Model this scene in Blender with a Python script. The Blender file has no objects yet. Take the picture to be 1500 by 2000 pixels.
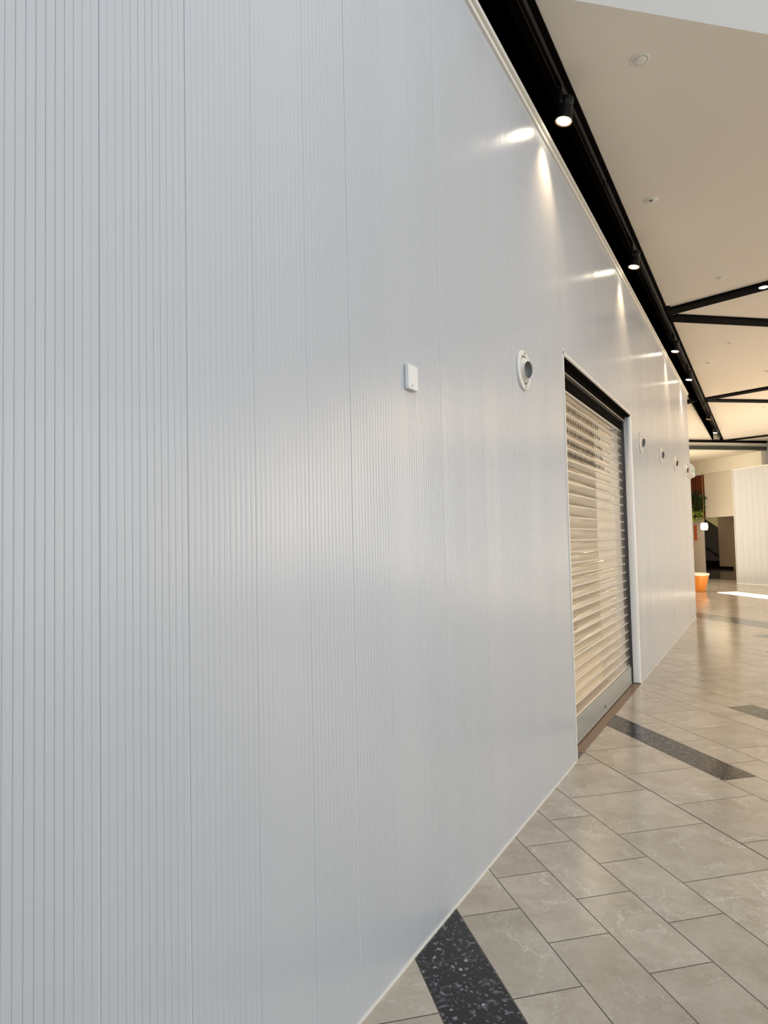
import bpy, math, random
from mathutils import Vector, Matrix
random.seed(7)
C = bpy.context.scene.collection
PI = math.pi

# ------------------------------------------------------------------ frame of reference
# hoarding face lies in the plane x = 0 and runs along +y; the hall is at x > 0; floor z = 0
CX, CH = 1.2453, 1.6
FPX = 1305.0
def norm(v): return Vector(v).normalized()
def cray(x, y): return norm((x - 750, -(y - 1000), -FPX))
_Y = cray(1493, 1045); _N = cray(451, 1068).cross(_Y)
if _N[1] < 0: _N = -_N
_U = _N.normalized(); _X = _Y.cross(_U)
ROT = Matrix((_X, _Y, _U))            # camera axes -> world
EYE = Vector((CX, 0, CH))
TU = Vector((-0.67610, 0.73681)); TV = Vector((0.73681, 0.67610))   # the floor's tile grid, turned against the hoarding
def uv(u, v): return (CX + TU.x*u + TV.x*v, TU.y*u + TV.y*v)
def touv(x, y):
    p = Vector((x - CX, y)); return p.dot(TU), p.dot(TV)

# ------------------------------------------------------------------ materials
def mat(name, col, rough=0.5, metal=0.0, spec=0.5, noise=None, bump=None, emit=None, coat=0.0, coatr=0.05):
    m = bpy.data.materials.new(name); m.use_nodes = True
    nt = m.node_tree; b = nt.nodes['Principled BSDF']
    b.inputs['Base Color'].default_value = (*col, 1)
    b.inputs['Roughness'].default_value = rough
    b.inputs['Metallic'].default_value = metal
    b.inputs['Specular IOR Level'].default_value = spec
    b.inputs['Coat Weight'].default_value = coat
    b.inputs['Coat Roughness'].default_value = coatr
    tc = nt.nodes.new('ShaderNodeTexCoord')
    if noise:
        sc, amt = noise
        n = nt.nodes.new('ShaderNodeTexNoise'); n.inputs['Scale'].default_value = sc; n.inputs['Detail'].default_value = 4
        nt.links.new(tc.outputs['Object'], n.inputs['Vector'])
        r = nt.nodes.new('ShaderNodeMapRange'); r.inputs['To Min'].default_value = 1 - amt; r.inputs['To Max'].default_value = 1 + amt
        nt.links.new(n.outputs['Fac'], r.inputs['Value'])
        mx = nt.nodes.new('ShaderNodeVectorMath'); mx.operation = 'SCALE'
        mx.inputs[0].default_value = col
        nt.links.new(r.outputs['Result'], mx.inputs['Scale'])
        nt.links.new(mx.outputs['Vector'], b.inputs['Base Color'])
    if bump:
        sc, st = bump
        n = nt.nodes.new('ShaderNodeTexNoise'); n.inputs['Scale'].default_value = sc; n.inputs['Detail'].default_value = 3
        nt.links.new(tc.outputs['Object'], n.inputs['Vector'])
        bp = nt.nodes.new('ShaderNodeBump'); bp.inputs['Strength'].default_value = st; bp.inputs['Distance'].default_value = 0.01
        nt.links.new(n.outputs['Fac'], bp.inputs['Height']); nt.links.new(bp.outputs['Normal'], b.inputs['Normal'])
    if emit:
        b.inputs['Emission Color'].default_value = (*emit[0], 1); b.inputs['Emission Strength'].default_value = emit[1]
    return m

def N(nt, t, **kw):
    n = nt.nodes.new(t)
    for k, v in kw.items(): setattr(n, k, v)
    return n

def marble_mat():
    m = bpy.data.materials.new('beige_marble'); m.use_nodes = True
    nt = m.node_tree; L = nt.links.new; b = nt.nodes['Principled BSDF']
    tc = N(nt, 'ShaderNodeTexCoord'); at = N(nt, 'ShaderNodeAttribute'); at.attribute_name = 'tint'
    off = N(nt, 'ShaderNodeVectorMath', operation='SCALE'); off.inputs['Scale'].default_value = 37.0
    L(at.outputs['Color'], off.inputs[0])
    ad = N(nt, 'ShaderNodeVectorMath', operation='ADD'); L(tc.outputs['Object'], ad.inputs[0]); L(off.outputs[0], ad.inputs[1])
    # warped coordinates
    nz = N(nt, 'ShaderNodeTexNoise'); nz.inputs['Scale'].default_value = 3.2; nz.inputs['Detail'].default_value = 6; nz.inputs['Roughness'].default_value = .62
    L(ad.outputs[0], nz.inputs['Vector'])
    ws = N(nt, 'ShaderNodeVectorMath', operation='SCALE'); ws.inputs['Scale'].default_value = 0.55
    L(nz.outputs['Color'], ws.inputs[0])
    wa = N(nt, 'ShaderNodeVectorMath', operation='ADD'); L(ad.outputs[0], wa.inputs[0]); L(ws.outputs[0], wa.inputs[1])
    def vein(scale, w):
        vo = N(nt, 'ShaderNodeTexVoronoi', feature='DISTANCE_TO_EDGE'); vo.inputs['Scale'].default_value = scale
        L(wa.outputs[0], vo.inputs['Vector'])
        r = N(nt, 'ShaderNodeMapRange'); r.inputs['From Min'].default_value = 0; r.inputs['From Max'].default_value = w
        r.inputs['To Min'].default_value = 1; r.inputs['To Max'].default_value = 0; L(vo.outputs['Distance'], r.inputs['Value'])
        return r.outputs['Result']
    v1 = vein(2.6, .014); v2 = vein(7.5, .034)
    mk = N(nt, 'ShaderNodeTexNoise'); mk.inputs['Scale'].default_value = 3.1; mk.inputs['Detail'].default_value = 4; L(ad.outputs[0], mk.inputs['Vector'])
    mr = N(nt, 'ShaderNodeMapRange'); mr.inputs['From Min'].default_value = .43; mr.inputs['From Max'].default_value = .64; L(mk.outputs['Fac'], mr.inputs['Value'])
    m1 = N(nt, 'ShaderNodeMath', operation='MULTIPLY'); L(v1, m1.inputs[0]); L(mr.outputs['Result'], m1.inputs[1])
    m2 = N(nt, 'ShaderNodeMath', operation='MULTIPLY'); L(v2, m2.inputs[0]); L(mr.outputs['Result'], m2.inputs[1])
    m3 = N(nt, 'ShaderNodeMath', operation='MULTIPLY_ADD'); L(m2.outputs[0], m3.inputs[0]); m3.inputs[1].default_value = .45; L(m1.outputs[0], m3.inputs[2])
    m4 = N(nt, 'ShaderNodeMath', operation='MULTIPLY'); L(m3.outputs[0], m4.inputs[0]); m4.inputs[1].default_value = .66
    # cloudy base
    cl = N(nt, 'ShaderNodeTexNoise'); cl.inputs['Scale'].default_value = 4.5; cl.inputs['Detail'].default_value = 8; cl.inputs['Roughness'].default_value = .65
    L(wa.outputs[0], cl.inputs['Vector'])
    rp = N(nt, 'ShaderNodeValToRGB'); e = rp.color_ramp.elements
    e[0].position = .3; e[0].color = (.36, .305, .235, 1); e[1].position = .72; e[1].color = (.50, .44, .36, 1)
    L(cl.outputs['Fac'], rp.inputs['Fac'])
    sp = N(nt, 'ShaderNodeSeparateColor'); L(at.outputs['Color'], sp.inputs[0])
    tr = N(nt, 'ShaderNodeMapRange'); tr.inputs['To Min'].default_value = .93; tr.inputs['To Max'].default_value = 1.06; L(sp.outputs[0], tr.inputs['Value'])
    sc = N(nt, 'ShaderNodeVectorMath', operation='SCALE'); L(rp.outputs['Color'], sc.inputs[0]); L(tr.outputs['Result'], sc.inputs['Scale'])
    mx = N(nt, 'ShaderNodeMix', data_type='RGBA'); L(m4.outputs[0], mx.inputs[0]); L(sc.outputs[0], mx.inputs[6]); mx.inputs[7].default_value = (.72, .68, .60, 1)
    L(mx.outputs[2], b.inputs['Base Color'])
    b.inputs['Roughness'].default_value = .17; b.inputs['Specular IOR Level'].default_value = .62
    bn = N(nt, 'ShaderNodeTexNoise'); bn.inputs['Scale'].default_value = 5; bn.inputs['Detail'].default_value = 2; L(ad.outputs[0], bn.inputs['Vector'])
    bp = N(nt, 'ShaderNodeBump'); bp.inputs['Strength'].default_value = .05; bp.inputs['Distance'].default_value = .01
    L(bn.outputs['Fac'], bp.inputs['Height']); L(bp.outputs['Normal'], b.inputs['Normal'])
    return m

def granite_mat(name, base, fleck, thr=.62):
    m = bpy.data.materials.new(name); m.use_nodes = True
    nt = m.node_tree; L = nt.links.new; b = nt.nodes['Principled BSDF']
    tc = N(nt, 'ShaderNodeTexCoord')
    wn = N(nt, 'ShaderNodeTexNoise'); wn.inputs['Scale'].default_value = 40; wn.inputs['Detail'].default_value = 3; L(tc.outputs['Object'], wn.inputs['Vector'])
    s = N(nt, 'ShaderNodeVectorMath', operation='SCALE'); s.inputs['Scale'].default_value = .035; L(wn.outputs['Color'], s.inputs[0])
    a = N(nt, 'ShaderNodeVectorMath', operation='ADD'); L(tc.outputs['Object'], a.inputs[0]); L(s.outputs[0], a.inputs[1])
    vo = N(nt, 'ShaderNodeTexVoronoi'); vo.inputs['Scale'].default_value = 34; L(a.outputs[0], vo.inputs['Vector'])
    r = N(nt, 'ShaderNodeMapRange'); r.inputs['From Min'].default_value = .20; r.inputs['From Max'].default_value = .30
    r.inputs['To Min'].default_value = 1; r.inputs['To Max'].default_value = 0; L(vo.outputs['Distance'], r.inputs['Value'])
    sp = N(nt, 'ShaderNodeSeparateColor'); L(vo.outputs['Color'], sp.inputs[0])
    t = N(nt, 'ShaderNodeMapRange'); t.inputs['From Min'].default_value = thr; t.inputs['From Max'].default_value = .95; L(sp.outputs[0], t.inputs['Value'])
    f = N(nt, 'ShaderNodeMath', operation='MULTIPLY'); L(r.outputs['Result'], f.inputs[0]); L(t.outputs['Result'], f.inputs[1])
    v2 = N(nt, 'ShaderNodeTexVoronoi'); v2.inputs['Scale'].default_value = 90; L(a.outputs[0], v2.inputs['Vector'])
    s2 = N(nt, 'ShaderNodeSeparateColor'); L(v2.outputs['Color'], s2.inputs[0])
    t2 = N(nt, 'ShaderNodeMapRange'); t2.inputs['From Min'].default_value = .80; t2.inputs['From Max'].default_value = 1; t2.inputs['To Max'].default_value = .35; L(s2.outputs[1], t2.inputs['Value'])
    mxm = N(nt, 'ShaderNodeMath', operation='MAXIMUM'); L(f.outputs[0], mxm.inputs[0]); L(t2.outputs['Result'], mxm.inputs[1])
    mx = N(nt, 'ShaderNodeMix', data_type='RGBA'); L(mxm.outputs[0], mx.inputs[0]); mx.inputs[6].default_value = (*base, 1); mx.inputs[7].default_value = (*fleck, 1)
    L(mx.outputs[2], b.inputs['Base Color'])
    b.inputs['Roughness'].default_value = .16; b.inputs['Specular IOR Level'].default_value = .5
    return m

def pane_mat():
    m = bpy.data.materials.new('clear_shutter_pane'); m.use_nodes = True
    nt = m.node_tree; L = nt.links.new
    for n in list(nt.nodes):
        if n.type == 'BSDF_PRINCIPLED': nt.nodes.remove(n)
    out = [n for n in nt.nodes if n.type == 'OUTPUT_MATERIAL'][0]
    tc = N(nt, 'ShaderNodeTexCoord')
    mp = N(nt, 'ShaderNodeMapping'); mp.inputs['Scale'].default_value = (1, 1.2, 7); L(tc.outputs['Object'], mp.inputs['Vector'])
    nz = N(nt, 'ShaderNodeTexNoise'); nz.inputs['Scale'].default_value = 2.2; nz.inputs['Detail'].default_value = 1; L(mp.outputs[0], nz.inputs['Vector'])
    bp = N(nt, 'ShaderNodeBump'); bp.inputs['Strength'].default_value = .35; bp.inputs['Distance'].default_value = .01; L(nz.outputs['Fac'], bp.inputs['Height'])
    gl = N(nt, 'ShaderNodeBsdfGlossy'); gl.inputs['Roughness'].default_value = .06; gl.inputs['Color'].default_value = (.93, .90, .84, 1); L(bp.outputs['Normal'], gl.inputs['Normal'])
    tr = N(nt, 'ShaderNodeBsdfTransparent'); tr.inputs['Color'].default_value = (.93, .90, .85, 1)
    df = N(nt, 'ShaderNodeBsdfDiffuse'); df.inputs['Color'].default_value = (.60, .53, .43, 1)
    m0 = N(nt, 'ShaderNodeMixShader'); m0.inputs[0].default_value = .25; L(tr.outputs[0], m0.inputs[1]); L(df.outputs[0], m0.inputs[2])
    fr = N(nt, 'ShaderNodeFresnel'); fr.inputs['IOR'].default_value = 1.75; L(bp.outputs['Normal'], fr.inputs['Normal'])
    mx = N(nt, 'ShaderNodeMixShader'); L(fr.outputs[0], mx.inputs[0]); L(m0.outputs[0], mx.inputs[1]); L(gl.outputs[0], mx.inputs[2])
    L(mx.outputs[0], out.inputs['Surface'])
    return m

M = dict(
    hoard=mat('white_ribbed_panel', (.482, .492, .508), .22, spec=.55, noise=(.8, .015)),
    joint=mat('panel_joint', (.30, .31, .32), .6),
    trim=mat('cream_aluminium_trim', (.72, .69, .62), .35),
    jamb=mat('gloss_white_jamb', (.74, .72, .69), .18),
    ceil=mat('ceiling_paint', (.73, .67, .59), .85, noise=(.3, .01)),
    fascia=mat('fascia_paint', (.53, .50, .455), .8),
    black=mat('matt_black_metal', (.004, .004, .0035), .9, spec=.03),
    recess=mat('dark_recess_paint', (.02, .015, .012), .9, spec=.05),
    track=mat('black_track_metal', (.014, .012, .011), .4, spec=.25),
    lamp=mat('black_lamp_housing', (.006, .006, .006), .4, spec=.2),
    ring=mat('lamp_reflector_ring', (.55, .38, .18), .3, metal=1),
    lens=mat('warm_lens', (1, .9, .75), .3, emit=((1, .86, .66), 26)),
    lensoff=mat('unlit_lens', (.25, .24, .22), .15),
    white=mat('white_plastic', (.74, .73, .70), .35),
    cream=mat('cream_plastic', (.70, .67, .60), .35),
    dark=mat('dark_void', (.02, .02, .02), .6),
    innerg=mat('nozzle_grey', (.16, .155, .15), .4),
    alu=mat('brushed_aluminium', (.66, .64, .60), .30, metal=.75),
    rail=mat('grey_green_rail', (.42, .44, .42), .38, metal=.6),
    head=mat('dark_headbox', (.006, .005, .004), .9, spec=.02),
    guide=mat('dark_guide_rail', (.05, .045, .042), .35, metal=.3),
    pane=pane_mat(),
    slit_refl=mat('reflected_slit_black', (.008, .008, .008), .7),
    thresh=mat('brown_threshold_stone', (.20, .115, .07), .35, noise=(22, .45), bump=(30, .2)),
    marble=marble_mat(),
    black_g=granite_mat('black_shell_granite', (.012, .012, .014), (.36, .38, .42), .62),
    grey_g=granite_mat('grey_green_granite', (.085, .09, .075), (.34, .34, .30), .5),
    grout=mat('grout', (.13, .112, .09), .7),
    darkfl=mat('dark_polished_floor', (.05, .046, .042), .14, noise=(6, .3)),
    shopw=mat('beige_shop_wall', (.62, .55, .44), .7),
    mauve=mat('mauve_pillar', (.30, .26, .25), .6),
    wallc=mat('cream_wall_paint', (.78, .71, .61), .75),
    bulk=mat('bulkhead_paint', (.86, .80, .68), .8),
    green=mat('grey_green_beam', (.045, .055, .045), .5),
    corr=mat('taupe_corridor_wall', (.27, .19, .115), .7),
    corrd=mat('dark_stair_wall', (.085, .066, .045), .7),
    soff=mat('olive_stair_soffit', (.50, .43, .24), .8),
    door=mat('taupe_door_paint', (.40, .32, .22), .45),
    dmetal=mat('dark_metal', (.02, .017, .014), .35),
    redslat=mat('red_brown_timber', (.24, .05, .015), .6, noise=(9, .4)),
    orange=mat('orange_lacquer', (.68, .23, .035), .28),
    seat=mat('pale_seat_top', (.86, .80, .68), .5),
    oran2=mat('orange_strip_sign', (.72, .14, .05), .5),
    leafd=mat('dark_leaf', (.045, .085, .022), .5, noise=(20, .5)),
    leafl=mat('lime_leaf', (.50, .62, .12), .5, noise=(20, .3)),
    stem=mat('plant_stem', (.08, .06, .03), .7),
    globe=mat('lit_globe', (1, .96, .88), .4, emit=((1, .93, .78), 5)),
    bronze=mat('bronze_ring', (.25, .17, .06), .35, metal=.9),
    glassg=mat('greenish_sign_glass', (.45, .55, .48), .12, spec=.7),
    green_e=mat('exit_green', (.28, .45, .36), .4),
)

# ------------------------------------------------------------------ mesh building
class MB:
    def __init__(s): s.v, s.f, s.mi, s.sm = [], [], [], []
    def add(s, vs, fs, mi=0, sm=False):
        o = len(s.v); s.v += [tuple(p) for p in vs]
        for f in fs: s.f.append(tuple(i + o for i in f)); s.mi.append(mi); s.sm.append(sm)
    def quad(s, a, b, c, d, mi=0): s.add([a, b, c, d], [(0, 1, 2, 3)], mi)
    def box(s, x0, x1, y0, y1, z0, z1, mi=0):
        s.prism([(x0, y0), (x1, y0), (x1, y1), (x0, y1)], z0, z1, mi)
    def bbox(s, x0, x1, y0, y1, z0, z1, r=.004, mi=0):      # box with softened vertical and horizontal edges
        prof = [(r, 0), (0, r)]
        rings = []
        for ins, z in ((r, z0), (0, z0 + r), (0, z1 - r), (r, z1)):
            a, b, c, d = x0 + ins, x1 - ins, y0 + ins, y1 - ins
            rings.append([(a + r, c, z), (b - r, c, z), (b, c + r, z), (b, d - r, z), (b - r, d, z), (a + r, d, z), (a, d - r, z), (a, c + r, z)])
        s.rings(rings, mi, False, True)
    def rings(s, rings, mi=0, sm=True, caps=True):
        n = len(rings[0]); vs = [p for r in rings for p in r]; fs = []
        for k in range(len(rings) - 1):
            for i in range(n):
                j = (i + 1) % n
                fs.append((k*n + i, k*n + j, (k+1)*n + j, (k+1)*n + i))
        s.add(vs, fs, mi, sm)
        if caps:
            s.add(rings[0], [tuple(reversed(range(n)))], mi); s.add(rings[-1], [tuple(range(n))], mi)
    def prism(s, pts, z0, z1, mi=0):
        a = sum(pts[i][0]*pts[(i+1) % len(pts)][1] - pts[(i+1) % len(pts)][0]*pts[i][1] for i in range(len(pts)))
        if a < 0: pts = pts[::-1]
        s.rings([[(x, y, z0) for x, y in pts], [(x, y, z1) for x, y in pts]], mi, False, True)
    def lathe(s, prof, n=32, mat4=None, mi=0, caps=False, sm=True):     # prof: (r, h) along local z
        rs = []
        for r, h in prof:
            ring = [Vector((r*math.cos(2*PI*i/n), r*math.sin(2*PI*i/n), h)) for i in range(n)]
            if mat4: ring = [mat4 @ p for p in ring]
            rs.append([tuple(p) for p in ring])
        s.rings(rs, mi, sm, caps)
    def tube(s, path, r, n=10, mi=0):
        rs = []
        P = [Vector(p) for p in path]
        for i, p in enumerate(P):
            d = (P[min(i+1, len(P)-1)] - P[max(i-1, 0)]).normalized()
            a = d.cross(Vector((0, 0, 1)))
            if a.length < .01: a = d.cross(Vector((1, 0, 0)))
            a.normalize(); b = d.cross(a)
            rs.append([tuple(p + a*r*math.cos(2*PI*k/n) + b*r*math.sin(2*PI*k/n)) for k in range(n)])
        s.rings(rs, mi, True, True)
    def sharp_split(s): pass
    def build(s, name, mats, parent=None):
        me = bpy.data.meshes.new(name); me.from_pydata(s.v, [], s.f)
        if not isinstance(mats, (list, tuple)): mats = [mats]
        for m in mats: me.materials.append(m)
        me.polygons.foreach_set('material_index', s.mi)
        me.polygons.foreach_set('use_smooth', s.sm)
        me.update()
        o = bpy.data.objects.new(name, me); C.objects.link(o)
        if parent: o.parent = parent
        return o

def tag(o, label=None, cat=None, group=None, kind=None):
    if label: o['label'] = label
    if cat: o['category'] = cat
    if group: o['group'] = group
    if kind: o['kind'] = kind
    return o
def empty(name, loc=(0, 0, 0), rz=0):
    o = bpy.data.objects.new(name, None); C.objects.link(o); o.location = loc; o.rotation_euler = (0, 0, rz)
    o.empty_display_size = .1
    return o
def dup(root, loc):
    r = root.copy(); C.objects.link(r); r.location = loc
    def rec(src, dst):
        for ch in [c for c in bpy.data.objects if c.parent == src]:
            c = ch.copy(); C.objects.link(c); c.parent = dst
            rec(ch, c)
    rec(root, r)
    return r
def struct(o): o['kind'] = 'structure'; return o

# ------------------------------------------------------------------ HOARDING (wall_left)
DY0, DY1, DZ = 4.93, 7.80, 2.98       # doorway in the hoarding
WEND, WTOP = 14.67, 4.47
PITCH = .255/12
def hoarding(y0, y1, z0, z1, mb):
    k0 = math.floor((y0 - .95)/PITCH); k1 = math.ceil((y1 - .95)/PITCH)
    prof = []
    for k in range(k0, k1):
        ya = .95 + k*PITCH
        seam = (k % 12 == 0)
        rb = random.Random(k // 12 * 31 + 5); bow = rb.uniform(-.0006, .0016)
        t = (k % 12)/12
        gw, gd = (.0012, .0028) if seam and k // 12 in (0, 1, 4, 7, 11, 16) else ((.0010, .0016) if seam else (.0008, .0006))
        h = .00030 * random.Random(k).uniform(.6, 1.4)
        n = 6
        prof.append((ya - gw, None, 0)); prof.append((ya, -gd, 0))
        for j in range(n + 1):
            q = j/n; yy = ya + gw + (PITCH - 2*gw - .0004)*q
            tt = ((k % 12) + q)/12
            xx = h*4*q*(1-q) + bow*math.sin(PI*tt)
            prof.append((yy, xx, 1))
    pts = []
    last = 0
    for y, x, s in prof:
        if x is None: x = last
        last = x
        if y0 <= y <= y1: pts.append((y, x, s))
    pts = [(y0, pts[0][1], 1)] + pts + [(y1, pts[-1][1], 1)]
    vs = []; fs = []; sm = []
    for i, (y, x, s) in enumerate(pts):
        vs += [(x, y, z0), (x, y, z1)]
    base = len(mb.v); mb.v += vs
    for i in range(len(pts) - 1):
        mb.f.append((base + 2*i, base + 2*i+2, base + 2*i+3, base + 2*i+1)); mb.mi.append(0 if (pts[i][2] and pts[i+1][2]) else 0)
        mb.sm.append(bool(pts[i][2] and pts[i+1][2]))
mb = MB()
hoarding(-6.0, DY0, .0, WTOP, mb)
hoarding(DY0, DY1, DZ, WTOP, mb)
hoarding(DY1, WEND, DZ, WTOP, mb)
hoarding(DY1 + .03, WEND, .0, DZ, mb)
# back, ends and top thickness of the hoarding
mb.quad((-.06, -6, 0), (-.06, -6, WTOP), (-.06, DY0, WTOP), (-.06, DY0, 0))
mb.quad((-.06, DY1, 0), (-.06, DY1, WTOP), (-.06, WEND, WTOP), (-.06, WEND, 0))
mb.quad((-.06, DY0, DZ), (-.06, DY0, WTOP), (-.06, DY1, WTOP), (-.06, DY1, DZ))
mb.quad((-.06, -6, WTOP), (.001, -6, WTOP), (.001, WEND, WTOP), (-.06, WEND, WTOP))
mb.box(-3.0, .0005, WEND, WEND + .05, 0, WTOP)
struct(mb.build('wall_left', M['hoard']))

mb = MB()   # slim cream capping along the top: an upper and a lower lip
mb.box(-.02, .030, -6, WEND + .06, WTOP, WTOP + .030)
mb.box(-.02, .014, -6, WEND + .055, WTOP - .035, WTOP - .002)
mb.box(-.02, .020, -6, WEND + .06, WTOP + .030, WTOP + .034)
struct(mb.build('trim_1', M['trim']))
mb = MB()
mb.box(-.02, .006, -6, DY0, 0, .009); mb.box(-.02, .003, DY1 + .03, WEND + .055, 0, .006)
struct(mb.build('baseboard_left', M['trim']))

# ------------------------------------------------------------------ doorway surround
SX = -.105                             # plane of the shutter
door = struct(empty('door_1', (0, 0, 0)))
mb = MB()                              # right jamb with a rounded nose
prof = [(-.40, DY1)]
rr = .030
prof += [(SX - .02, DY1), (-.03, DY1)]
for k in range(9):
    a = -PI/2 + (PI/2)*k/8
    prof.append((-.030 + .033*math.cos(a), DY1 + .033 + .033*math.sin(a)))
prof += [(.003, DY1 + .055), (-.02, DY1 + .055)]
n = len(prof)
mb.add([(x, y, .012) for x, y in prof] + [(x, y, DZ) for x, y in prof], [(i, i+1, n+i+1, n+i) for i in range(n-1)], 0, True)
mb.add([(x, y, .012) for x, y in prof], [tuple(range(n))], 0)
mb.build('jamb', M['jamb'], door)
mb = MB(); mb.box(-.06, .006, DY0 - .012, DY0 + .012, .0, DZ + .04); mb.build('edge_trim', M['trim'], door)
mb = MB(); mb.box(-.06, .006, DY0 - .01, DY1 + .01, DZ - .006, DZ + .016); mb.box(-.055, -.002, DY0, DY1, DZ-.012, DZ-.004)
mb.build('head_trim', M['trim'], door)
mb = MB(); mb.box(-.40, 0.0, DY0 - .05, DY1, .0005, .004, 0)
mb.box(-.062, .0, DY0 - .05, DY0 + .22, .004, .0046, 1)
mb.build('threshold', [M['thresh'], M['black_g']], door)

# ------------------------------------------------------------------ roller shutter
sh = empty('roller_shutter', (SX, DY0 - .05, 0)); sh.location = (0, 0, 0)
tag(sh, 'closed see-through roller shutter with aluminium bars and clear panes in the white hoarding', 'shutter')
Y0, Y1 = DY0 - .12, DY1 - .035
mb = MB()
mb.box(SX - .20, -.002, Y0, DY1 - .001, DZ - .028, DZ - .012); mb.box(SX - .20, SX + .045, Y0, DY1 - .001, DZ - .075, DZ - .028); mb.build('head_box', M['head'], sh)
mb = MB(); mb.box(SX - .03, SX + .05, Y0, Y1 + .02, DZ - .083, DZ - .076); mb.build('head_strip', M['alu'], sh)
mb = MB(); mb.box(SX - .12, SX + .012, Y0, Y1, DZ - .175, DZ - .083); mb.build('lower_head_box', M['head'], sh)
mb = MB(); mb.box(SX - .03, SX + .028, Y1, DY1 - .003, .01, DZ - .083); mb.box(SX + .028, SX + .034, Y1 + .01, Y1 + .02, .01, DZ - .083)
mb.build('guide_rail', M['guide'], sh)
mb = MB(); mb.box(SX - .03, SX + .028, Y0 - .03, Y0, .01, DZ - .083); mb.build('guide_rail', M['guide'], sh)
ZB, ST = DZ - .185, .0925
NB = 29
bar_me = None
for k in range(NB):
    z = ZB - k*ST
    if bar_me is None:
        mb = MB()
        prof = [(-.006, -.008), (.003, -.009), (.007, -.006), (.0085, 0), (.007, .006), (.003, .009), (-.006, .008)]
        mb.rings([[(x, Y0, zz) for x, zz in prof], [(x, Y1 + .005, zz) for x, zz in prof]], 0, False, True)
        bar = mb.build('bar', M['alu'], sh); bar_me = bar.data
    else:
        bar = bpy.data.objects.new('bar', bar_me); C.objects.link(bar); bar.parent = sh
    bar.location = (SX, 0, z)
def pane_bm(slits):
    mb = MB()
    ny, nz = 1, 6
    hh = ST - .014
    vs = []; fs = []
    for j in range(nz + 1):
        q = j/nz; zz = -hh*q; xx = -.006*4*q*(1-q) + .002
        vs += [(xx, Y0, zz), (xx, Y1, zz)]
    for j in range(nz):
        fs.append((2*j, 2*j+2, 2*j+3, 2*j+1))
    mb.add(vs, fs, 0, True)
    return mb
pane_data = None
reflection_rows = {1: (5.12, 6.55), 2: (5.10, 6.62), 3: (5.14, 6.70), 4: (5.16, 6.72), 5: (5.18, 6.76)}
for k in range(NB - 1):
    if k in reflection_rows:                 # five upper panes carry a louvre's reflection, modelled as upright black slots
        mb = pane_bm(True); a, b = reflection_rows[k]; n = 19
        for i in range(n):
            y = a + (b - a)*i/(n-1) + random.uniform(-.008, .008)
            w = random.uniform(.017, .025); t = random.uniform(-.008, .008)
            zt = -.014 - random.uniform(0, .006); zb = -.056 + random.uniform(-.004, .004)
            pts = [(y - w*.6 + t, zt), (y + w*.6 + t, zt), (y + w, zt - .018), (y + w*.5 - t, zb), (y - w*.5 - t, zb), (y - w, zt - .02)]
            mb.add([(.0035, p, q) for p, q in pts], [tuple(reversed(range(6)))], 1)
        o = mb.build('pane', [M['pane'], M['slit_refl']], sh)
    elif pane_data is None:
        o = pane_bm(False).build('pane', M['pane'], sh); pane_data = o.data
    else:
        o = bpy.data.objects.new('pane', pane_data); C.objects.link(o); o.parent = sh
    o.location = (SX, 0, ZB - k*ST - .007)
mb = MB(); zb = ZB - (NB-1)*ST
mb.box(SX - .012, SX + .020, Y0, Y1 + .01, .012, zb - .010)
mb.box(SX - .012, SX + .026, Y0, Y1 + .01, .012, .024)
rl = mb.build('bottom_rail', M['rail'], sh)
mb = MB(); mb.lathe([(0.0001, 0), (.012, 0), (.012, .004), (.0001, .004)], 14, Matrix.Translation((SX + .020, 6.35, .07)) @ Matrix.Rotation(PI/2, 4, 'Y')); mb.build('lock', M['dark'], rl)

# the unlit shop behind the shutter
mb = MB()
mb.quad((-2.6, 3, 0), (-2.6, 3, 3.1), (-2.6, 13, 3.1), (-2.6, 13, 0))
mb.quad((-2.6, 13, 0), (-2.6, 13, 3.1), (-.12, 13, 3.1), (-.12, 13, 0))
mb.quad((-2.6, 3, 3.1), (-.12, 3, 3.1), (-.12, 13, 3.1), (-2.6, 13, 3.1))
mb.quad((-2.6, 3, .002), (-2.6, 13, .002), (-.38, 13, .002), (-.38, 3, .002))
struct(mb.build('wall_shop', M['shopw']))
mb = MB(); mb.box(-.49, -.45, 8.5, 9.2, .003, 3.09); struct(mb.build('trim_2', M['mauve']))
mb = MB(); mb.box(-.49, -.45, 9.2, 12.9, .003, 3.09); struct(mb.build('shop_dark_sheet', M['dark']))  # black sheet standing in for the unlit depth past the pillar

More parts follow.
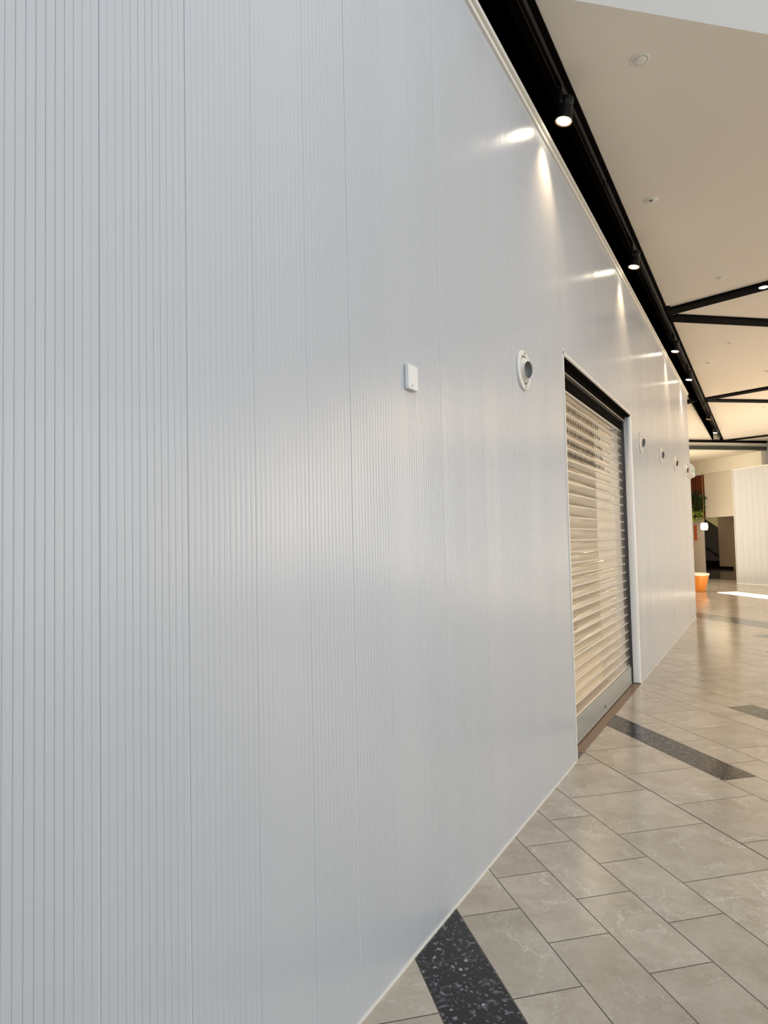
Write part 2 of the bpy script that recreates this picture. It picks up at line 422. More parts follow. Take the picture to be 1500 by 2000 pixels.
# ------------------------------------------------------------------ FLOOR
def build_floor():
    G = .0024
    rows = []     # v0, v1, phase (0 a / 1 b), dark rule
    v = .134; 
    low = [(-7.966 + .27*i) for i in range(31)]
    for i in range(30): rows.append((low[i], low[i+1], i % 2, None, 0))
    seq = [(.134, .404, 1), (.404, .674, 0), (.674, .941, 1, 'all', 1), (.941, 1.211, 0), (1.211, 1.481, 1), (1.481, 1.752, 0), (1.752, 2.023, 1), (2.023, 2.570, 0),
           (2.570, 3.125, 1), (3.125, 3.384, 0, ('gt', 3.857), 1), (3.384, 3.655, 1), (3.655, 4.235, 0), (4.235, 4.506, 1), (4.506, 4.785, 0, ('lt', 5.456), 2),
           (4.785, 5.075, 1), (5.075, 5.36, 0), (5.36, 5.65, 1), (5.65, 6.25, 0), (6.25, 6.83, 1), (6.83, 7.13, 0), (7.13, 7.42, 1, ('lt', 8.12), 2),
           (7.42, 7.71, 0), (7.71, 8.10, 1), (8.10, 8.39, 0, ('lt', 9.19), 2), (8.39, 8.95, 1), (8.95, 9.57, 0, 'all', 2)]
    for s in seq: rows.append((s + (None, 0))[:5] if len(s) == 3 else s)
    v = 9.57; i = 1
    while v < 17.5:
        w = .57 if i % 3 == 0 else .285
        v1 = min(v + w, 17.6)
        rows.append((v, v1, i % 2, None, 0)); v = v1; i += 1
    V, F, MI, T = [], [], [], []
    for (v0, v1, ph, dark, di) in rows:
        u0 = 2.258 + .267*ph
        for k in range(-46, 60):
            ua, ub = u0 + .533*k, u0 + .533*(k+1)
            x, y = uv((ua+ub)/2, (v0+v1)/2)
            if x > 13 or y < -7 or y > 34 or x < -6: continue
            if x < -.5 and y < 14.3: continue
            mi = 0
            if dark == 'all': mi = di
            elif dark and dark[0] == 'gt' and (ua+ub)/2 > dark[1]: mi = di
            elif dark and dark[0] == 'lt' and (ua+ub)/2 < dark[1]: mi = di
            g0 = .0045 if abs(v0 - 2.57) < .001 or abs(v0 - 6.25) < .001 else G
            g1 = .0045 if abs(v1 - 2.57) < .001 or abs(v1 - 6.25) < .001 else G
            b = len(V)
            for (a, c) in ((ua+G, v0+g0), (ub-G, v0+g0), (ub-G, v1-g1), (ua+G, v1-g1)):
                X, Yy = uv(a, c); V.append((X, Yy, 0))
            F.append((b, b+3, b+2, b+1)); MI.append(mi)
            t = (random.random(), random.random(), random.random(), 1); T += [t]*4
    b = len(V)
    V += [(-6, -7, -.0012), (14, -7, -.0012), (14, 36, -.0012), (-6, 36, -.0012)]
    F.append((b, b+1, b+2, b+3)); MI.append(3); T += [(.5, .5, .5, 1)]*4
    me = bpy.data.meshes.new('floor'); me.from_pydata(V, [], F)
    for m in ('marble', 'black_g', 'grey_g', 'grout'): me.materials.append(M[m])
    me.polygons.foreach_set('material_index', MI)
    ca = me.color_attributes.new('tint', 'FLOAT_COLOR', 'CORNER')
    for i, l in enumerate(me.loops): ca.data[i].color = T[l.vertex_index]
    me.update()
    # every tile must face up
    o = bpy.data.objects.new('floor', me); C.objects.link(o); struct(o)
build_floor()
def qpoly(us, z0, z1, mb, mi=0):
    mb.prism([uv(*p) for p in us], z0, z1, mi)
mb = MB(); qpoly([(15, 17.6), (33, 17.6), (33, 26), (15, 26)], -.02, .001, mb); struct(mb.build('floor_corridor', M['darkfl']))

# ------------------------------------------------------------------ CEILING
HC = 4.8
CHX0, CHX1 = -.10, .185      # black channel running beside the hoarding
VE, UE = 3.46, 19.15         # near edge (atrium) and far edge of the ceiling
def yv(x): return (VE - TU.x*(x - CX))/TU.y
def yu(x): return (UE - TU.x*(x - CX))/TU.y
mb = MB()
def clip_ceiling(x0, x1, z=HC):
    # strip of ceiling between x0 and x1, cut by the line v = VE (near) and u = UE (far)
        mb.add([(x0, yv(x0), z), (x0, yu(x0), z), (x1, yu(x1), z), (x1, yv(x1), z)], [(0, 1, 2, 3)])
clip_ceiling(CHX1, 12.0)
clip_ceiling(-5.0, CHX0)
# plaster thickness above, so no light leaks through
z = HC + .45
mb.add([(-5, yv(-5), z), (-5, yu(-5), z), (12, yu(12), z), (12, yv(12), z)], [(0, 1, 2, 3)])
struct(mb.build('ceiling', M['ceil']))
mb = MB()   # tall upstand around the atrium, faces the camera
mb.add([(CHX1, yv(CHX1), HC), (CHX1, yv(CHX1), 7.5), (12, yv(12), 7.5), (12, yv(12), HC)], [(0, 1, 2, 3)])
struct(mb.build('wall_atrium_upstand', M['fascia']))
mb = MB(); mb.box(-5, CHX0, -6, 4.2, 4.55, 7.5); struct(mb.build('wall_above_hoarding', M['fascia']))

# black lighting channel (recess) with its track
ch = struct(empty('ceiling_channel'))
tk = empty('lighting_track'); tag(tk, 'long thin black lighting track inside the dark ceiling channel above the hoarding', 'light track')
mb = MB()
yend = yu(CHX1) - .05
mb.quad((CHX0, -6, WTOP + .03), (CHX0, -6, HC + .4), (CHX0, yend + .3, HC + .4), (CHX0, yend + .3, WTOP + .3))
mb.box(CHX0 - .02, CHX0, 15.0, yend + .3, HC - .02, HC + .4)
mb.box(CHX0 - .02, CHX0, -6, 15.0, WTOP + .03, HC + .4)
mb.build('side_face', M['black'], ch)
mb = MB(); mb.box(CHX0, CHX1 + .02, -6, yend + .3, HC + .38, HC + .4); mb.build('channel_top', M['recess'], ch)
mb = MB(); mb.box(CHX1, CHX1 + .012, -6, yend, HC - .012, HC + .38)
mb.box(CHX1 - .028, CHX1 + .012, -6, yend, HC - .014, HC - .004); mb.build('lip', M['black'], ch)
mb = MB(); mb.box(CHX0, CHX1, yend, yend + .3, HC - .01, HC + .38); mb.build('end_plate', M['black'], ch)
segs = [(-5.5, 1.2), (1.25, 6.0), (6.05, 10.4), (10.45, 13.2), (13.25, 17.2), (17.4, 22.6)]
for a, b in segs:
    mb = MB(); mb.box(.130, .134, a, b, HC - .075, HC - .03); mb.box(.130, .166, a, b, HC - .035, HC - .03)
    mb.box(.162, .166, a, b, HC - .078, HC - .03)
    mb.box(.140, .156, a, b, HC - .03, HC + .38)
    mb.build('track_section', M['track'], tk)

# ------------------------------------------------------------------ track spotlights
def make_spot(name, lit=True):
    t = empty(name)
    tilt = Matrix.Rotation(math.radians(9), 4, 'Y') @ Matrix.Rotation(math.radians(-6), 4, 'X')
    R_ = .057
    mb = MB()   # flared housing, open at the bottom (origin = centre of the lens)
    mb.lathe([(R_ - .002, .012), (R_ - .001, .0), (R_ + .004, -.001), (R_ + .005, .004), (R_ - .002, .045), (.048, .085), (.045, .118), (.047, .12), (.047, .165), (.040, .172), (.0001, .172)], 32, tilt)
    h = mb.build('housing', M['lamp'], t)
    mb = MB(); mb.lathe([(R_ + .002, -.0015), (R_ - .004, -.0015), (R_ - .008, .006)], 32, tilt); mb.build('reflector_ring', M['ring'], h)
    mb = MB(); mb.lathe([(.0001, .003), (R_ - .008, .003)], 32, tilt); mb.build('lens', M['lens' if lit else 'lensoff'], h)
    mb = MB()   # yoke: two arms and a bridge
    for s in (-1, 1):
        for k in range(1):
            mb.bbox(-.010, .010, s*.058 - .004, s*.058 + .004, .10, .205, .002)
            mb.lathe([(.0001, -.007), (.012, -.007), (.012, .007), (.0001, .007)], 12, Matrix.Translation((0, s*.060, .115)) @ Matrix.Rotation(PI/2, 4, 'X'))
    mb.bbox(-.012, .012, -.062, .062, .196, .208, .002)
    mb.build('yoke', M['lamp'], t)
    mb = MB(); mb.bbox(-.020, .014, -.070, .070, .205, .232, .003); mb.build('track_adapter', M['lamp'], t)
    return t
LX = .150
spots = [(4.59, 4.515), (7.47, 4.50), (11.27, 4.50), (13.47, 4.50), (18.52, 4.53), (21.11, 4.53)]
lit = make_spot('track_spotlight', True)
unlit = make_spot('track_spotlight_off', False); unlit.name = 'track_spotlight'
labels = ['lit black track spotlight highest in the picture, nearest on the ceiling channel',
          'lit black track spotlight in the channel above the shutter end of the hoarding',
          'lit black track spotlight just past the first pair of black ceiling bars',
          'lit black track spotlight above the far end of the white hoarding',
          'unlit black track spotlight in the channel beyond the hoarding',
          'lit black track spotlight at the far end of the ceiling channel, smallest of the row']
first_used = False
for i, (y, z) in enumerate(spots):
    if i == 4: o = unlit; o.location = (LX, y, z)
    elif not first_used: o = lit; o.location = (LX, y, z); first_used = True
    else: o = dup(lit, (LX, y, z))
    tag(o, labels[i], 'spotlight', 'black spotlights on the ceiling track')
    # stem that drops from the track to the adapter
    mb = MB(); mb.box(-.012, .010, -.03, .03, .230, HC - .035 - z); 
    st = mb.build('stem', M['lamp'], o)

def light(name, kind, loc, power, col, **kw):
    l = bpy.data.lights.new(name, kind); l.energy = power; l.color = col
    for k, v in kw.items(): setattr(l, k, v)
    o = bpy.data.objects.new(name, l); C.objects.link(o); o.location = loc
    return o
def aim(o, tgt):
    d = Vector(tgt) - o.location; o.rotation_euler = d.to_track_quat('-Z', 'Y').to_euler()
for i, (y, z) in enumerate(spots):
    if i == 4: continue
    col = (1, .74, .46) if i < 3 else (1, .90, .82)
    s = light('spot_beam', 'SPOT', (LX, y, z - .012), 50, col, spot_size=math.radians(84), spot_blend=1.0, shadow_soft_size=.02)
    aim(s, (LX - .13, y + .02, z - 1))

# ------------------------------------------------------------------ black ceiling bars crossing the ceiling
def bar_between(name, p, q, w, label, z0=HC - .03, z1=HC + .0, m='black'):
    p = Vector(p); q = Vector(q); d = (q - p).normalized(); n_ = Vector((-d.y, d.x))*w/2
    mb = MB(); mb.prism([tuple(p + n_), tuple(p - n_), tuple(q - n_), tuple(q + n_)], z0, z1)
    mb.prism([tuple(p + n_*.8), tuple(p - n_*.8), tuple(q - n_*.8), tuple(q + n_*.8)], z0 - .004, z0)
    o = mb.build(name, M[m]); return tag(o, label, 'ceiling bar', 'black bars on the ceiling')
def ext(p, q, t): p = Vector(p); q = Vector(q); return tuple(p + (q - p)*t)
bar_between('ceiling_bar', (.20, 10.12), ext((.25, 10.08), (1.42, 9.73), 5), .26, 'black ceiling bar carrying a lit downlight, first branch of the nearest fork')
bar_between('ceiling_bar', (.20, 10.42), ext((.22, 10.44), (1.43, 11.50), 5), .26, 'black ceiling bar without lamps, lower branch of the nearest fork')
bar_between('ceiling_bar', (.20, 17.12), ext((.22, 17.10), (1.45, 16.64), 5), .26, 'black ceiling bar, upper branch of the second fork from the camera')
bar_between('ceiling_bar', (.20, 17.28), ext((.22, 17.30), (1.45, 18.30), 5), .26, 'black ceiling bar, lower branch of the second fork from the camera')
bar_between('ceiling_bar', (-.10, 17.28), ext((-.10, 17.15), (-.6, 16.74), 5), .34, 'short black bar running left off the channel behind the hoarding corner')
bar_between('ceiling_bar', (.22, 25.0), ext((.3, 24.9), (1.45, 24.55), 5), .26, 'thin-looking black ceiling bar of the farthest fork, rising to the right')
mb = MB(); mb.box(.19, .24, 9.9, 10.62, HC - .03, HC); 
tag(mb.build('bracket_plate', M['black']), 'small black plate joining the nearest forked bars to the channel', 'plate')

# downlight in the first bar
dl = empty('downlight', (1.37, 9.74, HC - .035))
tag(dl, 'lit round downlight set in the black ceiling bar at the right edge', 'downlight')
mb = MB(); mb.lathe([(.052, -.001), (.060, -.003), (.064, 0), (.064, .004)], 28); mb.build('ring', M['lamp'], dl)
mb = MB(); mb.lathe([(.0001, -.0005), (.052, -.0005)], 28); mb.build('lens', M['lens'], dl)
s = light('downlight_beam', 'SPOT', (1.37, 9.74, HC - .05), 40, (1, .80, .58), spot_size=math.radians(90), spot_blend=.6, shadow_soft_size=.05)

# ------------------------------------------------------------------ ceiling fittings
def detector(x, y, r, label, style):
    o = empty('smoke_detector' if style == 0 else 'sprinkler', (x, y, HC))
    if style == 0:
        mb = MB(); mb.lathe([(r, 0), (r, -.003), (r*.93, -.006), (r*.80, -.006), (r*.78, -.002), (r*.66, -.002)], 32); mb.build('base_ring', M['cream'], o)
        mb = MB(); mb.lathe([(r*.66, -.001), (r*.65, -.008), (r*.58, -.012), (r*.3, -.013), (.0001, -.0135)], 32); mb.build('head', M['cream'], o)
    else:
        mb = MB(); mb.lathe([(r, 0), (r, -.002), (r*.9, -.005), (.018, -.007)], 32); mb.build('plate', M['cream'], o)
        mb = MB(); mb.lathe([(.012, -.006), (.009, -.011), (.004, -.012), (.004, -.016), (.010, -.017), (.010, -.018), (.0001, -.018)], 14); mb.build('nozzle', M['innerg'], o)
    tag(o, label, 'detector' if style == 0 else 'sprinkler', 'round fittings on the ceiling')
detector(.655, 4.65, .062, 'round cream smoke detector near the top edge, nearest on the ceiling', 0)
detector(.445, 6.67, .062, 'flat round sprinkler plate on the ceiling beside the first two spotlights', 1)
detector(.915, 9.19, .060, 'round cream smoke detector on the ceiling just before the nearest black bar', 0)
detector(.88, 12.37, .060, 'flat sprinkler plate on the ceiling behind the nearest fork of bars', 1)
detector(.49, 13.59, .070, 'flat round plate on the ceiling near the fourth spotlight', 1)
detector(1.42, 14.94, .060, 'flat sprinkler plate at the right edge between the two forks of bars', 1)
detector(1.37, 19.15, .060, 'flat sprinkler plate on the ceiling just behind the second fork of bars', 1)
detector(.91, 23.38, .075, 'round plate on the ceiling just before its far end', 1)

# ------------------------------------------------------------------ far end of the hall
mb = MB()   # drop from the hall ceiling to the lower ceiling: cream fascia
qpoly([(UE + .02, 12.0), (UE + .02, 21), (UE + .3, 21), (UE + .3, 12.0)], 4.50, HC + .44, mb)
struct(mb.build('trim_3', M['bulk']))
def far_bar(name, v0, v1, z0, z1, du, m, label):
    mb = MB(); qpoly([(UE - du, v0), (UE - du, v1), (UE + .02, v1), (UE + .02, v0)], z0, z1, mb)
    mb2 = mb; mb2.prism([uv(UE - du - .01, v0), uv(UE - du - .01, v1), uv(UE - du, v1), uv(UE - du, v0)], z0, z0 + .012)
    return tag(mb.build(name, M[m]), label, 'ceiling bar')
far_bar('ceiling_bar', 12.5, 21, HC - .075, HC - .002, .05, 'black', 'thin black bar running right across the far end of the ceiling')
far_bar('ceiling_beam', 12.5, 17.77, 4.48, 4.60, .08, 'green', 'grey-green beam hanging below the black bar at the far end')
mb = MB(); qpoly([(UE + .3, 11), (UE + .3, 18), (34, 18), (34, 11)], 4.46, 4.9, mb); struct(mb.build('ceiling_lower', M['bulk']))
mb = MB(); qpoly([(UE - .1, 17.77), (UE - .1, 17.9), (12, 17.9), (12, 17.77)], 3.6, HC, mb); struct(mb.build('wall_far_right', M['hoard']))
# wall plane with lintel, red-brown screen and low partition, v = 17.7
VQ = 17.7
mb = MB(); qpoly([(UE, VQ - .10), (30, VQ - .10), (30, VQ + .3), (UE, VQ + .3)], 3.97, 4.47, mb)
struct(mb.build('wall_bulkhead', M['bulk']))
mb = MB(); qpoly([(17, VQ), (22.13, VQ), (22.13, VQ + .03), (17, VQ + .03)], 2.31, 3.97, mb); struct(mb.build('wall_lintel', M['wallc']))
mb = MB(); qpoly([(22.27, VQ), (30, VQ), (30, VQ + .03), (22.27, VQ + .03)], 0.13, 2.29, mb); struct(mb.build('wall_partition', M['wallc']))
mb = MB(); qpoly([(22.26, VQ - .012), (30, VQ - .012), (30, VQ + .04), (22.26, VQ + .04)], 0, .13, mb); struct(mb.build('baseboard_partition', M['head']))
mb = MB()
k = 0; u = 22.18
while u < 25:
    qpoly([(u, VQ + .12), (u + .07, VQ + .12), (u + .07, VQ + .16), (u, VQ + .16)], 2.30, 3.96, mb); u += .125
qpoly([(22.17, VQ + .17), (25, VQ + .17), (25, VQ + .2), (22.17, VQ + .2)], 2.30, 3.96, mb, 1)
tag(mb.build('slatted_screen', [M['redslat'], M['head']]), 'red-brown vertical timber slat screen behind the hanging plant', 'screen')
mb = MB(); qpoly([(22.66, VQ - .02), (22.80, VQ - .02), (22.80, VQ - .001), (22.66, VQ - .001)], 1.44, 2.04, mb)
tag(mb.build('strip_sign', M['oran2']), 'narrow upright orange strip sign on the cream wall left of the stairway', 'sign')
# corridor and stair
VB = 23.1
mb = MB(); qpoly([(17.2, VB), (28.05, VB), (28.05, VB + .2), (17.2, VB + .2)], 0, 3.2, mb)
struct(mb.build('wall_corridor', M['corr']))
mb = MB(); qpoly([(27.13, VB - .02), (28.04, VB - .02), (28.04, VB), (27.13, VB)], 0, .14, mb); struct(mb.build('baseboard_corridor', M['head']))
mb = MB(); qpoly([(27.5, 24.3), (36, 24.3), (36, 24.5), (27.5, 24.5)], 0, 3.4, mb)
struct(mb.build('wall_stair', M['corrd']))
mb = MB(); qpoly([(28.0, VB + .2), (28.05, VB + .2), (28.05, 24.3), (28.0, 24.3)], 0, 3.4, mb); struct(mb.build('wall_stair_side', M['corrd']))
mb = MB(); qpoly([(17.0, VQ + .03), (17.2, VQ + .03), (17.2, 24.5), (17.0, 24.5)], 0, 3.2, mb); struct(mb.build('wall_corridor_end', M['corr']))
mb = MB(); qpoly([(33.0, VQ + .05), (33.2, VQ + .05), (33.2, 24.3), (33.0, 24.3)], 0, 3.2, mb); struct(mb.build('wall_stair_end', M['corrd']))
mb = MB(); qpoly([(17, VQ + .25), (36, VQ + .25), (36, 24.6), (17, 24.6)], 2.95, 2.85, mb); struct(mb.build('ceiling_corridor', M['corr']))
# door in the corridor wall
dr = struct(empty('door_2'))
mb = MB(); qpoly([(26.2, VB - .03), (26.98, VB - .03), (26.98, VB), (26.2, VB)], .02, 2.30, mb); mb.build('door_leaf', M['door'], dr)
mb = MB()
for (a, b, z0, z1) in ((26.98, 27.05, 0, 2.36), (26.13, 26.2, 0, 2.36), (26.13, 27.05, 2.30, 2.37)):
    qpoly([(a, VB - .045), (b, VB - .045), (b, VB), (a, VB)], z0, z1, mb)
mb.build('door_frame', M['corr'], dr)
mb = MB()
qpoly([(26.86, VB - .038), (26.92, VB - .038), (26.92, VB - .03), (26.86, VB - .03)], 1.00, 1.26, mb)
a = uv(26.89, VB - .07); b = uv(26.70, VB - .07); c = uv(26.89, VB - .03)
mb.tube([(c[0], c[1], 1.08), (a[0], a[1], 1.08), (b[0], b[1], 1.08)], .014, 8)
mb.build('handle', M['dmetal'], dr)
# stair: two dark treads, sloped soffit, handrail
sa = empty('staircase'); tag(sa, 'dark stair flight climbing left beyond the opening', 'staircase')
for k in range(2):
    mb = MB(); qpoly([(28.75 + .28*k, VB + .1), (32, VB + .1), (32, 24.3), (28.75 + .28*k, 24.3)], .165*k + (.002 if k == 0 else 0), .165*(k+1), mb); mb.build('step', M['head'], sa)
hr = empty('handrail'); tag(hr, 'dark sloping handrail on the stair wall seen through the opening', 'handrail')
def at(px, py, Yd):
    r = ROT @ cray(px, py); t = Yd/r.y; return EYE + r*t
def on_v(px, py, V):
    r = ROT @ cray(px, py); t = V/(r.x*TV.x + r.y*TV.y); return EYE + r*t
VH = 24.2
p = [on_v(x, y, VH) for x, y in ((1362, 1071), (1371, 1070.5), (1376, 1070), (1380, 1071), (1392, 1079), (1408, 1089))]
mb = MB(); mb.tube(p, .035, 10); mb.build('rail', M['dmetal'], hr)
for x, y in ((1396.5, 1083), (1372, 1072)):
    q = on_v(x, y, VH); q2 = on_v(x, y + 3.5, 24.3); mb = MB(); mb.tube([q, (q.x, q.y, q.z - .06), q2], .014, 8); mb.build('rail_bracket', M['dmetal'], hr)
mb = MB()
P1 = [on_v(x, y, 23.4) for x, y in ((1374, 1012), (1404, 1031), (1404, 1005), (1374, 1005))]
mb.add([tuple(q) for q in P1], [(0, 1, 2, 3)])
struct(mb.build('ceiling_stair_soffit', M['soff']))

# globe lamp
gl = empty('wall_lamp', tuple(at(1375.5, 1028, 27.3))); gl.location = at(1375.5, 1028.5, 27.3); gl.scale = (.93, .93, .93)
tag(gl, 'glowing white rounded globe lamp with a bronze rim in the dark stair opening', 'lamp')
mb = MB(); n = 28
prof = [(.0001, -.15), (.06, -.148), (.105, -.135), (.128, -.10), (.135, -.04), (.135, .04), (.128, .10), (.105, .135), (.06, .148), (.0001, .15)]
mb.lathe(prof, n); mb.build('globe', M['globe'], gl)
mb = MB(); mb.lathe([(.10, .138), (.17, .150), (.175, .158), (.10, .162)], n); mb.build('rim', M['bronze'], gl); mb = MB(); mb.lathe([(.10, -.165), (.165, -.160), (.165, -.150), (.10, -.140)], n); mb.build('rim', M['bronze'], gl)
mb = MB(); mb.tube([(0, 0, .16), (0, 0, (3.97 - gl.location.z)/.93)], .012, 8); mb.build('rod', M['bronze'], gl)

# hoarding far right, v = 16.55
mb = MB()
qpoly([(10.0, 16.55), (19.28, 16.55), (19.28, 16.75), (10.0, 16.75)], 0, 3.80, mb)
u = 10.1
struct(mb.build('wall_right', M['hoard']))
mb = MB(); mb2 = MB(); u = 10.3
while u < 19.2:
    qpoly([(u, 16.547), (u + .004, 16.547), (u + .004, 16.551), (u, 16.551)], 0.01, 3.79, mb2); u += .255
qpoly([(19.285, 16.53), (19.30, 16.53), (19.30, 16.76), (19.285, 16.76)], 0, 3.82, mb)
qpoly([(10, 16.53), (19.30, 16.53), (19.30, 16.56), (10, 16.56)], 3.80, 3.83, mb)
qpoly([(10, 16.535), (19.30, 16.535), (19.30, 16.56), (10, 16.56)], 0, .02, mb)
struct(mb.build('trim_4', M['white'])); struct(mb2.build('trim_5', M['hoard']))

# orange tub seat
tb = empty('tub_stool', (-.64, 21.75, 0))
tag(tb, 'round tapered orange tub stool with a pale top on the floor past the hoarding corner', 'stool')
mb = MB(); mb.lathe([(.0001, .002), (.315, .002), (.322, .012), (.425, .455), (.428, .46), (.0001, .46)], 40); mb.build('body', M['orange'], tb)
mb = MB(); mb.lathe([(.428, .46), (.438, .468), (.442, .50), (.43, .515), (.38, .522), (.0001, .524)], 40); mb.build('seat', M['seat'], tb)

# plant on top of the partition
pc = Vector((*uv(22.50, VQ - .20), 2.29))
pl = empty('trailing_plant', tuple(pc)); tag(pl, 'leafy green plant on top of the cream partition in front of the red-brown screen', 'plant')
mb = MB(); mb.box(-.45, .20, -.12, .12, 0.0, .16); po = mb.build('trough', M['dmetal'], pl); po.rotation_euler = (0, 0, math.atan2(-TU.y, -TU.x))
def leaves(name, n, cen, rad, size, m, rnd):
    mb = MB()
    for i in range(n):
        while True:
            p = Vector((rnd.uniform(-1, 1), rnd.uniform(-1, 1), rnd.uniform(-1, 1)))
            if p.length < 1: break
        p = Vector((p.x*rad[0], p.y*rad[1], p.z*rad[2])) + Vector(cen)
        d = Vector((rnd.uniform(-1, 1), rnd.uniform(-1, 1), rnd.uniform(-.9, .5))).normalized()
        s = d.cross(Vector((0, 0, 1))).normalized(); l = size*rnd.uniform(.7, 1.3); w = l*.22
        up = s.cross(d)*l*.12
        mb.add([p, p + d*l*.35 + s*w + up, p + d*l*.7 + s*w*.7 + up, p + d*l, p + d*l*.7 - s*w*.7 + up, p + d*l*.35 - s*w + up], [(0, 1, 2, 3), (0, 3, 4, 5)])
    return mb
rnd = random.Random(3)
leaves('f', 330, (-.02, -.06, .62), (.56, .22, .46), .20, None, rnd).build('foliage', M['leafd'], pl)
mb = leaves('f', 130, (-.05, -.14, .12), (.34, .12, .20), .17, None, rnd)
mb.build('trailing_foliage', M['leafl'], pl)
mb = MB()
for k in range(9):
    a = rnd.uniform(-.3, .3); b_ = rnd.uniform(-.1, .1)
    mb.tube([(a*.3, b_*.3, .05), (a*.8, b_, .45), (a*1.3, b_*1.5 - .05, .95)], .009, 6)
mb.build('stem', M['stem'], pl)

# ------------------------------------------------------------------ fittings on the hoarding
def make_jet(name):
    t = empty(name)
    RY = Matrix.Rotation(PI/2, 4, 'Y')       # lathe axis -> +x
    mb = MB(); mb.lathe([(.122, -.002), (.1245, .003), (.1245, .008), (.118, .014), (.106, .017), (.092, .014), (.089, .006), (.089, .002)], 48, RY); mb.build('flange', M['cream'], t)
    mb = MB(); mb.lathe([(.089, .002), (.082, .0015)], 48, RY); mb.build('shade_ring', M['dark'], t)  # dark ring painted in for the shade of the recess
    sw = Matrix.Rotation(math.radians(-14), 4, 'Z') @ Matrix.Rotation(math.radians(5), 4, 'Y')
    prof = []
    for k in range(15):
        a = math.radians(28 + (53 - 28)*k/14); prof.append((.0935*math.cos(a), .0935*math.sin(a) - .046))
    prof += [(.0558, .031), (.0555, .040), (.0535, .042), (.0515, .040), (.050, .02)]
    mb = MB(); mb.lathe(prof, 48, sw @ RY); e = mb.build('eyeball', M['cream'], t)
    mb = MB(); mb.lathe([(.052, .040), (.049, .02), (.044, .004), (.0001, .003)], 40, sw @ RY); mb.build('nozzle', M['innerg'], e)
    mb = MB(); mb.lathe([(.0001, .016), (.007, .016), (.007, .0175), (.0001, .0175)], 10, Matrix.Translation((0, 0, .104)) @ RY)
    mb.build('screw', M['dark'], t)
    mb = MB(); mb.lathe([(.0001, .016), (.007, .016), (.007, .0175), (.0001, .0175)], 10, Matrix.Translation((0, 0, -.104)) @ RY); mb.build('screw', M['dark'], t)
    return t
jets = [(3.955, 2.640, 'largest and nearest round white air jet diffuser on the hoarding, left of the shutter'),
        (8.46, 2.737, 'round white air jet diffuser on the hoarding just right of the shutter'),
        (10.25, 2.776, 'round white air jet diffuser, second one right of the shutter'),
        (12.03, 2.824, 'round white air jet diffuser, third one right of the shutter'),
        (13.80, 2.859, 'round white air jet diffuser nearest the exit sign at the hoarding corner')]
j0 = make_jet('air_diffuser')
for i, (y, z, lb) in enumerate(jets):
    o = j0 if i == 0 else dup(j0, (0, 0, 0)); o.location = (.0012, y, z); tag(o, lb, 'air diffuser', 'round air jet diffusers along the hoarding')

sb = empty('wall_sensor', (0, 2.428, 2.278)); tag(sb, 'small square white plastic sensor box on the hoarding', 'sensor box')
mb = MB(); mb.bbox(.0005, .020, -.042, .042, -.052, .052, .003); c_ = mb.build('casing', M['white'], sb)
mb = MB(); mb.lathe([(.0001, 0), (.0028, 0), (.0028, .0012), (.0001, .0012)], 12, Matrix.Translation((.0200, -.012, -.036)) @ Matrix.Rotation(PI/2, 4, 'Y')); mb.build('button', M['dark'], c_)

es = empty('exit_sign', (0, 14.33, 2.89)); tag(es, 'small boxy exit light with a greenish glass face on the far corner of the hoarding', 'exit sign')
mb = MB(); mb.bbox(.001, .075, -.28, .34, -.115, .115, .006); mb.bbox(.001, .03, -.33, .36, -.13, -.11, .003); mb.build('housing', M['cream'], es)
mb = MB(); mb.bbox(.0755, .092, -.25, .32, -.10, .08, .003); g_ = mb.build('glass_face', M['glassg'], es)
mb = MB(); mb.bbox(.0925, .094, -.20, .27, -.035, .03, .0004); mb.build('green_band', M['green_e'], g_)

# ------------------------------------------------------------------ rest of the hall (out to the right, closes the room)
mb = MB()
mb.quad((11.5, 4, 0), (11.5, 4, HC), (11.5, 30, HC), (11.5, 30, 0))
struct(mb.build('wall_opposite', M['wallc']))
mb = MB(); mb.box(-2.9, -2.8, 14.8, 31, 0, 4.8); struct(mb.build('wall_side_hall', M['wallc']))

# ------------------------------------------------------------------ light
w = bpy.data.worlds.new('World'); bpy.context.scene.world = w; w.use_nodes = True
bg = w.node_tree.nodes['Background']; bg.inputs[0].default_value = (.86, .93, 1, 1); bg.inputs[1].default_value = 1.38

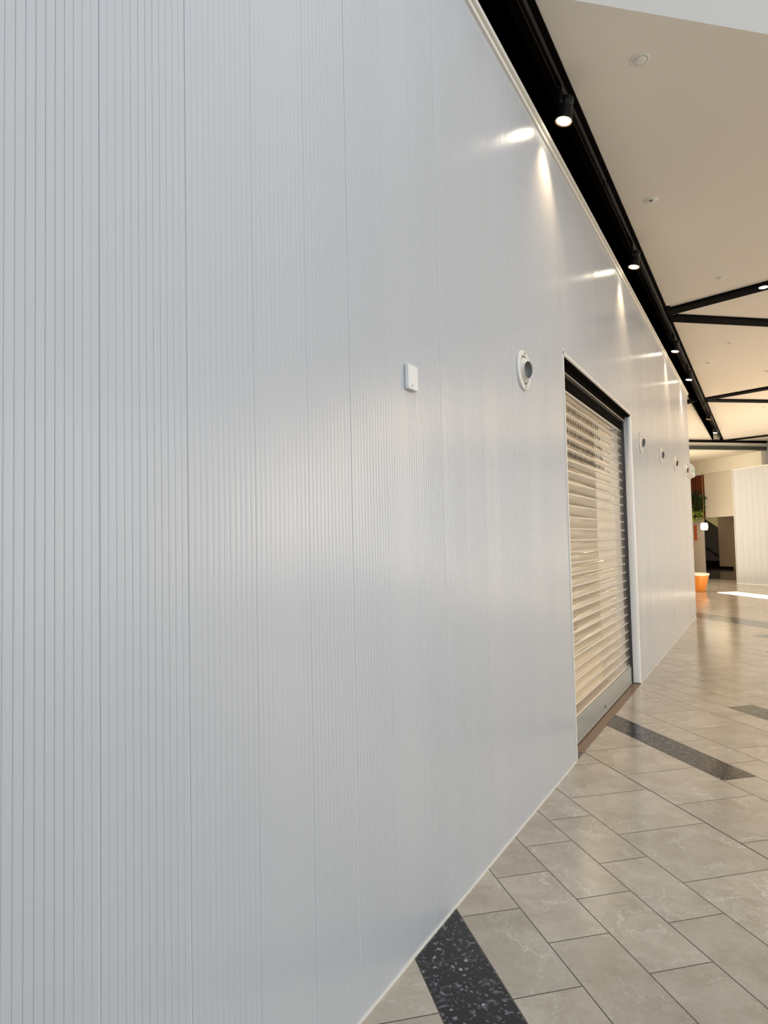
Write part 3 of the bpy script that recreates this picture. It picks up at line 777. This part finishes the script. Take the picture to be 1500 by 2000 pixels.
def area(name, loc, tgt, sx, sy, power, col, spread=180):
    o = light(name, 'AREA', loc, power, col, shape='RECTANGLE', size=sx, size_y=sy, spread=math.radians(spread)); aim(o, tgt); return o
area('side_fill', (11.3, 17, 2.4), (0, 17, 2.4), 26, 4.6, 620, (.97, .95, .92))  # added fill panel out of view, lights hoarding, floor and ceiling
area('hall_up_fill', (5.0, 17, .25), (3.2, 17.5, 4.8), 5, 14, 620, (1, .78, .54))  # unseen lamp near the floor, added to brighten the ceiling
area('hall_down_fill', (5.2, 13, 4.7), (1.5, 13, 0), 3, 12, 360, (1, .76, .48))  # added out of view to the right, warms the floor
area('side_hall_fill', (-2.7, 21.5, 2.2), (3, 20.5, 2.0), 9, 4.0, 300, (1, .89, .70))  # added fill hidden behind the hoarding end, brightens the far area
area('far_up_fill', (3.6, 20.5, .3), (1.2, 22, 4.8), 3, 3, 300, (1, .84, .62))  # unseen upward fill added to lift the far ceiling
area('corridor_fill', (*uv(25.5, 20.6), 2.8), (*uv(25.6, 20.7), 0), 1.2, 1.2, 100, (1, .80, .54))  # unseen fill added to raise the dim corridor and its door
area('stair_light', (*uv(28.8, 22.0), 2.0), (*uv(28.8, 23.0), 3.5), .4, .4, 8, (1, .85, .5))
area('shop_fill', (-1.4, 8, 3.0), (-1.4, 8, 0), 1.5, 6, 110, (1, .88, .70))  # lamp added behind the panes; the shop itself has none lit
# shaft of sun on the far floor
sp = area('sun_shaft', (1.36, 19.72, 4.3), (1.36, 19.72, 0), 4.0, .5, 2200, (1, .96, .88), 1.5)
sp.rotation_euler = (0, 0, math.radians(-56.3))

# ------------------------------------------------------------------ camera
cam = bpy.data.cameras.new('camera'); co = bpy.data.objects.new('camera', cam); C.objects.link(co)
cam.sensor_fit = 'HORIZONTAL'; cam.sensor_width = 36; cam.lens = FPX/1500*36
cam.clip_start = .02; cam.clip_end = 200
co.matrix_world = Matrix.Translation(EYE) @ ROT.to_4x4()
sc = bpy.context.scene
sc.camera = co
sc.view_settings.view_transform = 'Standard'; sc.view_settings.look = 'None'; sc.view_settings.exposure = 0
sc.cycles.use_denoising = True
sc.cycles.max_bounces = 8; sc.cycles.sample_clamp_indirect = 8
